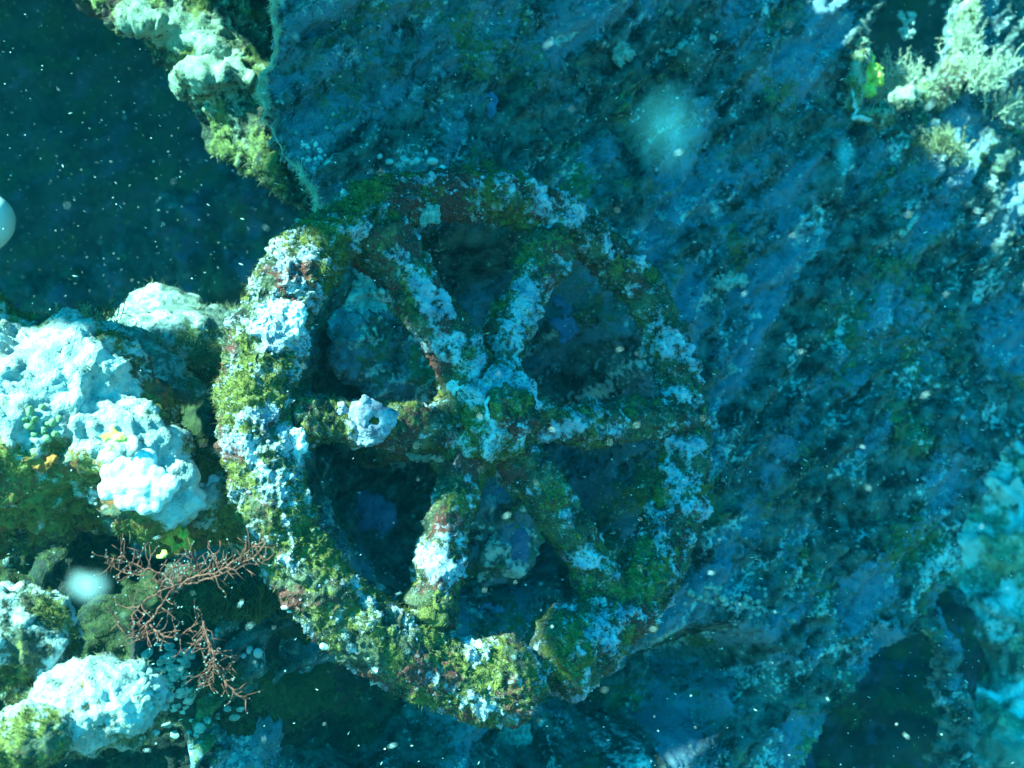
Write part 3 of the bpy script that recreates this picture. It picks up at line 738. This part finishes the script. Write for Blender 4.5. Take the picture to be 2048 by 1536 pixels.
knob('coral_colony', 590, 900, 26, 52, 'white', 'lilac white crust on the lower left of the wheel rim', 'coral', 222, nb=16, lobes=.4, lump=.003, sink=.8)

knob('sponge', 1738, 150, 26, 48, 'yellow', 'yellow lumpy sponge on the left lip of the upper right hole', 'sponge', 224, depth=wdist(1738, 150) + .01, nb=20, lobes=.5, lump=.003)
knob('coral_colony', 1722, 112, 14, 20, 'white', 'small bright white crust at the left corner of the upper right hole', 'coral', 225, depth=wdist(1722, 112), nb=14, lobes=.3, lump=.002)
knob('coral_colony', 1815, 40, 22, 50, 'colony', 'pale growth inside the top of the upper right hole', 'coral', 226, depth=wdist(1815, 40) + .03, nb=30, lobes=.25, lump=.003)
rock('encrusted_lip', [seg([(1716, 60, wdist(1716, 60), .006), (1722, 110, wdist(1722, 110), .012), (1708, 180, wdist(1708, 180), .008), (1716, 238, wdist(1716, 238), .010), (1780, 218, wdist(1780, 218), .014), (1848, 192, wdist(1848, 192), .016), (1900, 165, wdist(1900, 165), .018), (1925, 90, wdist(1925, 90), .012), (1940, 0, wdist(1940, 0), .010), (1950, -80, wdist(1950, -80), .010)], 160, 24)],
     'beam', 'chunky bright crusted lip around the hole at upper right', 'encrusted lip', 0.0022, 161, 5000, 'feather', 0.008, lump=0.010, lf=26, bump=0.008, bf=46, cbias=0.2, abias=0.2, cf=34, af=24)
# dome sponge on the left spoke with a dark opening
p, nn = surf_pt(735, 845); p = p - FWD * 0.004
dome = thing('dome_sponge', p, 'white dome sponge with a dark ochre opening on the left spoke', 'sponge')
ax = nrm(-FWD + 0.25 * RIGHT + 0.15 * UP)
rg = np.random.default_rng(4)
V, F = fuse([ell(p, (.021, .020, .011), 4), ell(p + ax * .005 + RIGHT * .003, (.015, .014, .009), 3)] + [ell(p + ax * (.002 + .003 * rg.random()) + RIGHT * rg.normal() * .011 + UP * rg.normal() * .010, (.004 + .006 * rg.random(), .004 + .005 * rg.random(), .006), 3) for k in range(14)], 0.001, 3)
V = V + vnormals(V, F) * (0.004 * fbm(V * 60, 3, 0.6, 230) + 0.003 * (billow(V * 160, 4, .65, 231) * 2 - .5))[:, None]
pc = p + RIGHT * .0045; rr_ = np.linalg.norm((V - pc) - np.outer((V - pc) @ ax, ax), axis=1); V = V - ax * (0.006 * sstep(.0085, .003, rr_ + .002 * fbm(V * 150, 2, .5, 77)) * ((V - p) @ ax > 0))[:, None]
mk('body', V, F, M['lilac'], dome)
V, F = ell(p + RIGHT * .0045 + ax * 0.0055, (.0062, .0062, .003), 3)
mk('opening', V + 0.001 * fbm(V * 300, 2, .5, 3)[:, None] * ax, F, M['ochre'], dome)

# cups: little white barnacles and polyps
def cup_mesh():
    pr = catmull(np.array([(-.35, .8, 0), (0, 1.0, 0), (.45, .9, 0), (.75, .74, 0), (.82, .66, 0), (.7, .58, 0), (.2, .48, 0), (-.1, .4, 0), (-.15, .02, 0)]), 16)
    return tube(pr[:, :1] * np.array([0, 0, 1.0]), pr[:, 1], 12)
CV, CF = cup_mesh()
cup_me = raw_mesh('cup', CV, CF); cup_me.polygons.foreach_set('use_smooth', np.ones(len(cup_me.polygons), bool)); cup_me.materials.append(M['white'])
def cups(pts, name, label, cat, group):
    order = {k: i for i, k in enumerate(sorted(range(len(pts)), key=lambda k: pts[k][0]))}
    nth = ['leftmost', 'second', 'third', 'fourth', 'fifth', 'sixth', 'seventh', 'eighth', 'ninth']
    for ip, (px, py, r) in enumerate(pts):
        pt, nn = surf_pt(px, py); nn = nrm(nn - FWD * 1.2); u = K * (pt @ FWD)
        o = bpy.data.objects.new(name, cup_me); COL.objects.link(o); o.location = Vector(pt)
        o.rotation_euler = Vector(nn).to_track_quat('Z', 'Y').to_euler(); s_ = r * u; v3 = np.random.default_rng(int(px * 7 + py)).random(3); o.scale = (s_ * (.7 + .5 * v3[0]), s_ * (.6 + .5 * v3[1]), s_ * (.5 + .6 * v3[2]))
        tag(o, label.replace('NTH', nth[order[ip]] + (' from the left' if order[ip] else '')) if 'NTH' in label else label, cat, group)
cups([(758, 312, 9), (778, 323, 8), (812, 321, 9), (824, 325, 6), (835, 322, 9), (865, 323, 11), (853, 304, 6), (885, 335, 6)], 'barnacle', 'small white barnacle, NTH in the row above the wheel', 'barnacle', 'barnacle row above the wheel')
rg = np.random.default_rng(5)
cups([(590 + rg.random() * 60, 288 + rg.random() * 34, 4 + 3 * rg.random()) for _ in range(13)], 'polyp', 'tiny white polyp in the cluster by the plate edge upper left of the wheel', 'polyp', 'white polyp cluster')
cups([(650, 1292, 10)], 'barnacle', 'lone star-shaped white barnacle under the lower left rim', 'barnacle', None)
cups([(428, 1228, 9), (448, 1228, 9), (495, 1208, 8), (500, 1300, 9), (488, 1312, 6), (516, 1306, 10), (470, 1195, 6), (570, 1215, 7), (580, 1222, 6)], 'polyp', 'small white polyp, NTH of those right of the sea fan', 'polyp', 'white polyps around the sea fan')

def bead_cluster(name, pts, mat, label, cat, depth=None):
    Vs_ = []
    o0 = surf_pt(pts[0][0], pts[0][1])[0]
    t = thing(name, o0, label, cat)
    rg = np.random.default_rng(len(pts))
    for px, py, r in pts:
        pt, nn = surf_pt(px, py); u = K * (pt @ FWD)
        V, F = ell(pt + nn * r * u * 0.2, (r * u * (.6 + .6 * rg.random()), r * u * (.6 + .5 * rg.random()), r * u), 3)
        V = V + r * u * 0.35 * np.stack([fbm(V * (0.7 / (r * u)), 2, .5, 60 + k) for k in range(3)], 1)
        mk('bead', V, F, M[mat], t)
    return t
bead_cluster('bead_algae', [(60, 825, 11), (85, 815, 9), (72, 838, 10), (95, 848, 10), (58, 850, 10), (88, 862, 11), (112, 868, 11), (68, 868, 9), (104, 846, 8), (50, 838, 8), (118, 838, 7), (92, 878, 8)], 'bead', 'cluster of round pale green beads on the shaded ledge', 'algae')
pts = []
rg = np.random.default_rng(12)
for (x0, y0, x1, y1, m) in [(1370, 1200, 1430, 1170, 9), (1430, 1170, 1450, 1215, 7), (1400, 1190, 1470, 1200, 9), (1470, 1200, 1540, 1225, 12), (1505, 1230, 1525, 1165, 9), (1540, 1225, 1590, 1240, 6)]:
    for k in range(m):
        t_ = k / m; pts.append((x0 + (x1 - x0) * t_ + rg.normal() * 5, y0 + (y1 - y0) * t_ + rg.normal() * 6, 4 + rg.random() * 5))
bead_cluster('tunicate_chain', pts, 'colony', 'chain of small pale bead-like tunicates on the plate beside the lower right rim', 'tunicate')
bead_cluster('tunicate_bunch', [(745 + rg.normal() * 16, 585 + rg.normal() * 12, 4 + rg.random() * 4) for _ in range(24)], 'colony', 'bunch of tiny ringed tunicates behind the upper left spoke', 'tunicate')

# spotted colony: flat pale cells
t = thing('spotted_colony', P(330, 1355, .98), 'rounded colony of flat pale blotches beside the white knoll', 'tunicate')
V, F = fuse([ell(P(335, 1355, .985), (.035, .032, .02), 4)], 0.002, 2)
mk('body', V + vnormals(V, F) * (0.002 * fbm(V * 60, 3, .5, 8))[:, None], F, M['hull'], t, {'crust': np.zeros(len(V)), 'algae': np.zeros(len(V)), 'rust': np.zeros(len(V))})
rg = np.random.default_rng(77); cells = []
while len(cells) < 46:
    a = rg.random() * 6.283; r = math.sqrt(rg.random()); x, y, s_ = 335 + 70 * r * math.cos(a), 1355 + 70 * r * math.sin(a), 5 + rg.random() * 9
    if all((x - c[0]) ** 2 + (y - c[1]) ** 2 > (0.72 * (s_ + c[2])) ** 2 for c in cells): cells.append((x, y, s_))
for x, y, s_ in cells:
    pt, nn = surf_pt(x, y); u = K * (pt @ FWD); e = nrm(np.cross(nn, UP)); f = np.cross(nn, e)
    V, F = ell(pt, np.stack([e * s_ * u * (.9 + .4 * rg.random()), f * s_ * u, nn * 0.0022]), 3)
    V = V + (0.0030 * np.stack([fbm(V * 130, 3, .6, 5 + k) for k in range(3)], 1))
    mk('blotch', V, F, M['colony'], t)
t = thing('spotted_crust', surf_pt(400, 1450)[0], 'scattered flat pale blotches on the dark reef under the sea fan', 'tunicate')
for x, y, s_ in [(330, 1412, 9), (348, 1420, 6), (365, 1422, 8), (388, 1440, 9), (415, 1440, 7), (438, 1432, 7), (455, 1417, 6), (480, 1418, 8), (470, 1435, 9), (400, 1455, 11), (380, 1465, 8), (335, 1450, 10), (310, 1465, 9), (350, 1470, 8), (285, 1475, 7), (430, 1448, 5)]:
    pt, nn = surf_pt(x, y); u = K * (pt @ FWD); e = nrm(np.cross(nn, UP)); f = np.cross(nn, e)
    V, F = ell(pt, np.stack([e * s_ * u * 1.2, f * s_ * u, nn * 0.002]), 3)
    mk('blotch', V + (0.0028 * np.stack([fbm(V * 130, 3, .6, 5 + k) for k in range(3)], 1)), F, M['colony'], t)

# ------------------------------------------------------------------ brown sea fan
fan = thing('sea_fan', P(300, 1250, .79), 'branching red-brown sea fan spreading in front of the dark reef', 'sea fan')
rg = np.random.default_rng(21)
stems = [[(296, 1246), (330, 1200), (352, 1172), (400, 1163), (440, 1150), (480, 1130), (510, 1112), (532, 1085)], [(340, 1190), (385, 1152), (420, 1148), (460, 1128), (500, 1100), (535, 1078)],
         [(350, 1172), (330, 1150), (300, 1140), (262, 1148), (232, 1138), (212, 1124)], [(300, 1143), (268, 1128), (240, 1120), (214, 1116)], [(352, 1170), (318, 1185), (290, 1200), (270, 1222), (262, 1236)],
         [(296, 1246), (270, 1258), (240, 1256)], [(296, 1246), (294, 1265), (296, 1275)], [(300, 1250), (325, 1270), (355, 1272), (380, 1258), (405, 1240)], [(405, 1240), (410, 1270), (396, 1290)], [(405, 1242), (418, 1280), (430, 1320), (416, 1340), (408, 1352)],
         [(418, 1300), (436, 1335), (452, 1358), (470, 1385), (492, 1400)], [(400, 1163), (395, 1130), (380, 1115)], [(440, 1150), (430, 1118), (424, 1108)], [(360, 1172), (356, 1140), (345, 1128)], [(480, 1130), (510, 1128), (540, 1118)], [(430, 1320), (428, 1350), (424, 1372)]]
tw = []; pol = []
for si, st in enumerate(stems):
    dz = 0.79 + rg.normal() * 0.008
    pp = np.array([np.r_[P(x, y, dz + rg.normal() * 0.003), 0] for x, y in st]); c = catmull(pp, 10 * len(st))[:, :3]
    c += np.stack([fbm(c * 120, 2, .6, 5 + k) for k in range(3)], 1) * 0.0022
    r0 = 0.0009 if si in (0, 1, 4, 7, 9, 10) else 0.0005
    V, F = tube(c, np.linspace(r0, r0 * 0.55, len(c)), 8)
    mk('branch', V, F, M['fan'], fan)
    for k in range(3, len(c), 3):
        tdir = nrm(c[k] - c[k - 1]); sd = nrm(np.cross(tdir, FWD)) * (1 if rg.random() < .5 else -1)
        d0 = nrm(sd * (0.7 + rg.random() * .5) + tdir * 0.7 + FWD * rg.normal() * 0.5); L = 0.006 + rg.random() * 0.016
        q0 = c[k]; prev = d0
        ptsq = [q0]
        for m_ in range(4):
            prev = nrm(prev + rg.normal(size=3) * 0.35); ptsq.append(ptsq[-1] + prev * L / 4)
        tw.append(tube(np.array(ptsq), np.linspace(0.00045, 0.0002, 5), 5))
        if rg.random() < 0.7:
            z0 = ptsq[2]; pr2 = nrm(d0 + rg.normal(size=3) * 0.8); tw.append(tube(np.array([z0, z0 + pr2 * L * .3, z0 + pr2 * L * .55]), np.linspace(0.0004, 0.0002, 3), 5))
        for m_ in range(2):
            if rg.random() < 0.6: pol.append(ell(ptsq[-1 - m_] + rg.normal(size=3) * 0.0008, (.0006, .0006, .0006), 1))
V, F = merge(tw); tag(mk('twigs', V, F, M['fan'], fan), kind='stuff')
V, F = merge(pol); tag(mk('polyps', V, F, M['colony'], fan), kind='stuff')

# ------------------------------------------------------------------ feathery tufts
def bush(name, px, py, depth, w, h, n, label, cat, mat='feather', seed=1, lean=(0, 0, 0), upw=1.0, pinn=12, thick=0.0006, group=None):
    """spray of fronds rising from a holdfast; w, h in photo pixels"""
    rg = np.random.default_rng(seed); u = K * depth; base = P(px, py, depth)
    t = thing(name, base, label, cat, group)
    VV = []; FF = []; o = 0
    for k in range(n):
        b = base + RIGHT * rg.normal() * w * u * 0.35 + FWD * rg.normal() * w * u * 0.25 + UP * rg.normal() * h * u * 0.08
        d = nrm(UP * upw + RIGHT * rg.normal() * 0.55 * w / max(h, 1) + FWD * rg.normal() * 0.5 + np.asarray(lean)); L = h * u * (0.45 + 0.6 * rg.random())
        c = [b]; dd = d
        for m_ in range(7):
            dd = nrm(dd + rg.normal(size=3) * 0.16); c.append(c[-1] + dd * L / 7)
        c = np.array(c); V, F = tube(c, np.linspace(thick, thick * 0.5, 8), 4, cap=False); VV.append(V); FF.append(F[0] + o); o += len(V)
        cc = catmull(c, pinn)
        for m_ in range(2, pinn):
            tg = nrm(cc[m_] - cc[m_ - 1]); s_ = nrm(np.cross(tg, rg.normal(size=3)))
            for sg in (-1, 1):
                e = cc[m_] + (s_ * sg * 0.8 + tg * 0.7) * L * (0.22 * (1 - m_ / pinn) + 0.07) * (.6 + .6 * rg.random())
                wv = nrm(np.cross(e - cc[m_], rg.normal(size=3))) * thick * 0.8
                VV.append(np.array([cc[m_] - wv, cc[m_] + wv, e + wv * .5, e - wv * .5])); FF.append(np.array([[0, 1, 2, 3]]) + o); o += 4
    tag(mk('fronds', np.vstack(VV), [np.concatenate(FF)], M[mat], t), kind='stuff')
    return t
def wd(px, py, off=0.0): return float(on_plane(px, py, W0 + wn * off, wn) @ FWD)
bush('hydroid_tuft', 1790, 205, wd(1790, 205, -.05), 75, 110, 46, 'pale branching tuft growing inside the hole at upper right', 'hydroid', seed=31, thick=.0010)
bush('hydroid_tuft', 1850, 190, wd(1850, 190, -.02), 60, 70, 40, 'bright feathery tuft on the lower lip of the upper right hole', 'hydroid', seed=32, thick=.0009)
bush('hydroid_tuft', 1955, 175, wd(1955, 175, .03), 60, 100, 60, 'big feathery tuft right of the hole at upper right', 'hydroid', seed=33, thick=.0009, lean=(.3, 0, 0))
bush('hydroid_tuft', 1935, 95, wd(1935, 95, .02), 26, 70, 30, 'narrow feathery tuft along the upright right lip of the hole', 'hydroid', seed=42, thick=.0008)
bush('hydroid_tuft', 2020, 235, wd(2020, 235, .03), 50, 60, 40, 'smaller feathery tuft at the right edge below the hole', 'hydroid', seed=34, thick=.0009, lean=(.4, 0, 0))
bush('hydroid_tuft', 1885, 310, wd(1885, 310, .03), 60, 65, 46, 'rounded yellowish tuft on the plate under the hole', 'hydroid', 'turf_pale', seed=35, thick=.0008)
bush('hydroid_tuft', 1925, 330, wd(1925, 330, .03), 22, 50, 16, 'narrow pale tuft hanging beside the yellowish tuft', 'hydroid', seed=36, thick=.0008)
bush('hydroid_tuft', 170, 655, 1.03, 80, 55, 26, 'upright twiggy sprigs on the low pale boulder', 'hydroid', 'turf_pale', seed=37, thick=.0009, pinn=8)
bush('hydroid_tuft', 220, 640, 1.06, 40, 60, 10, 'faint tall sprigs behind the low pale boulder', 'hydroid', 'turf', seed=38, thick=.0006, pinn=8)
bush('hydroid_tuft', 470, 1240, .99, 110, 95, 110, 'dull green feathery clump behind the sea fan', 'hydroid', 'turf', seed=39, thick=.0007)
bush('hydroid_tuft', 430, 1330, .98, 60, 80, 60, 'drooping green fluff under the sea fan', 'hydroid', 'turf', seed=40, thick=.0006, upw=-.6)
bush('hydroid_tuft', 430, 770, 1.06, 60, 60, 40, 'yellow-green weed tuft on the boulder beside the wheel rim', 'weed', 'turf', seed=41, thick=.0008)

# ------------------------------------------------------------------ strands along the plate's edge and the hole's lip
def strand(name, pts, rad, label, cat, off=0.008, hair=1800, hl=0.007, seed=1, mat='feather', hmat='feather'):
    a = np.array([np.r_[on_plane(x, y, W0 + wn * off, wn), r] for (x, y), r in zip(pts, rad)]); c = catmull(a, 26 * len(pts))
    V, F = tube(c[:, :3], np.clip(c[:, 3], .0008, None), 16)
    V = V + vnormals(V, F) * (0.0045 * fbm(V * 80, 4, .65, seed))[:, None] + 0.011 * np.stack([fbm(V * 40, 2, .5, seed + k) for k in range(3)], 1)
    o = mk(name, V, F, M[mat], None); tag(o, label, cat)
    if hair: turf('fuzz', V, F, hair, hl, 0.00035, seed, M[hmat], o, weight=0.08 + sstep(0.0, 0.25, fbm(V * 35, 3, .6, seed + 9)))
strand('fuzzy_strand', [(552, -60), (548, 30), (550, 110), (530, 186), (542, 270), (560, 300), (600, 345), (640, 400)], [.0030, .0024, .0020, .0036, .0014, .0012, .0012, .0016], 'fuzzy yellow-green strand hanging along the left edge of the plate', 'strand', off=.02, seed=51)
strand('fuzzy_strand', [(638, 378), (636, 398), (640, 414), (630, 416)], [.0012, .003, .0012, .001], 'short yellow dangling wisp above the upper left rim', 'strand', hair=300, off=.03, seed=52)
strand('sponge_fringe', [(1703, 175), (1708, 215), (1716, 243), (1770, 222), (1800, 215), (1848, 192), (1896, 166), (1916, 100), (1928, 20), (1932, -60)], [.002, .0012, .003, .0028, .004, .003, .0035, .0018, .0012, .002], 'bright pale fringe along the lip of the upper right hole', 'sponge', off=.004, hair=1500, seed=53, mat='white')
strand('thin_line', [(800, 815), (850, 772), (885, 752), (935, 738)], [.0008, .0008, .0008, .0008], 'thin looping filament left of the hub', 'filament', off=.11, hair=250, hl=.004, seed=54, mat='colony')

# smooth pale tip at the left edge
c = catmull(np.array([np.r_[P(x, y, 1.25), r] for x, y, r in [(-260, 470, .05), (-150, 455, .052), (-70, 445, .050), (-10, 440, .032), (18, 438, .017), (25, 438, .002)]]), 60)
V, F = tube(c[:, :3], np.clip(c[:, 3], .0005, None), 48)
tag(mk('pale_tube', V, F, M['smooth'], None), 'smooth pale rounded end poking in at the left edge of the picture', 'tube')

# ------------------------------------------------------------------ drifting matter in the water
rg = np.random.default_rng(99)
NP_ = 80000
pos = np.stack([rg.uniform(-1.5, 1.5, NP_), rg.uniform(0.42, 2.6, NP_), rg.uniform(-1.1, .75, NP_)], 1)
behind = ((pos - W0) @ wn) < 0.004
ok = (~behind) | (pos[:, 0] < -0.28); pos = pos[ok]
pos = pos[rg.random(len(pos)) < 0.25 + 1.1 * sstep(-0.15, 0.35, fbm(pos * 3.0, 3, .6, 95))]
m_ = len(pos)
IV, IF = ico(1)
long_ = rg.random(m_) < 0.7
rad = 0.00021 + 0.00052 * rg.random(m_) ** 3.0
rad = np.where(pos[:, 1] < 0.6, np.minimum(rad, 0.00032), rad); long_ &= rad < 0.00042
ln = np.where(long_, rad * (2.5 + 5.0 * rg.random(m_)), rad * 1.2)
flow = np.stack([np.sign(pos[:, 0]) * 0.9 + 0 * pos[:, 0], 0.35 * rg.normal(size=m_), 0.55 * np.where(pos[:, 2] > -0.1, 1, -1) * np.where(pos[:, 0] < 0, 1, 0.7)], 1) + rg.normal(size=(m_, 3)) * 0.35
flow /= np.linalg.norm(flow, axis=1)[:, None]
s1 = np.cross(flow, rg.normal(size=(m_, 3))); s1 /= np.linalg.norm(s1, axis=1)[:, None]; s2 = np.cross(flow, s1)
VV = pos[:, None, :] + IV[None, :, 0:1] * (flow * ln[:, None])[:, None, :] + IV[None, :, 1:2] * (s1 * rad[:, None])[:, None, :] + IV[None, :, 2:3] * (s2 * (rad * (0.25 + 0.75 * rg.random(m_)))[:, None])[:, None, :]
FF = (IF[None] + (np.arange(m_) * len(IV))[:, None, None]).reshape(-1, 3)
o = mk('drifting_plankton', VV.reshape(-1, 3), [FF], M['snow'], None, origin=(0, 1, 0)); tag(o, 'countless tiny white specks of plankton drifting in the water', 'plankton', kind='stuff')
for (px, py, d, sx, sy, dens, lab) in [(1340, 255, .34, 62, 78, .0075, 'large blurred milky clump drifting above the upper right rim'), (175, 1172, .36, 36, 30, .045, 'blurred pale clump drifting left of the sea fan'), (1690, 310, .5, 18, 34, .03, 'faint upright milky clump drifting left of the yellowish tuft')]:
    u = K * d; shells = []
    for f_ in (1.15, 1.0, .86, .72, .58, .44, .30):
        V, F = ell(P(px, py, d), (sx * u * f_, sy * u * f_, sx * u * f_), 4)
        V = V + vnormals(V, F) * (sx * u * f_ * 0.45 * fbm(V * (0.8 / (sx * u)), 3, .6, px))[:, None]
        shells.append((V, F))
    V, F = merge(shells)
    fm = plain_mat('milky_clump', *(((.62, .66, .64), (.75, .78, .76)) if px < 600 else ((.10, .62, .72), (.16, .72, .80))), 60, 0.9, 0, 0, alpha=dens)
    tag(mk('drifting_clump', V, F, fm, None), lab, 'marine snow')

# ------------------------------------------------------------------ haze
hv = np.array([[x, y, z] for x in (-7.6, 7.6) for y in (-6.2, 9.0) for z in (-2.7, 1.95)])
hf = np.array([[0, 1, 3, 2], [4, 6, 7, 5], [0, 4, 5, 1], [2, 3, 7, 6], [0, 2, 6, 4], [1, 5, 7, 3]])
hm = bpy.data.materials.new('haze'); hm.use_nodes = True; hn = hm.node_tree; hn.nodes.clear()
pv = hn.nodes.new('ShaderNodeVolumePrincipled'); pv.inputs['Density'].default_value = 0.014
pv.inputs['Color'].default_value = (0.01, 0.66, 0.86, 1); pv.inputs['Anisotropy'].default_value = 0.2
ho = hn.nodes.new('ShaderNodeOutputMaterial'); hn.links.new(pv.outputs[0], ho.inputs['Volume'])
hz = mk('haze', hv, [hf], hm, None, smooth=False); tag(hz, 'blue-green sea water filling the whole view', 'water', kind='stuff')
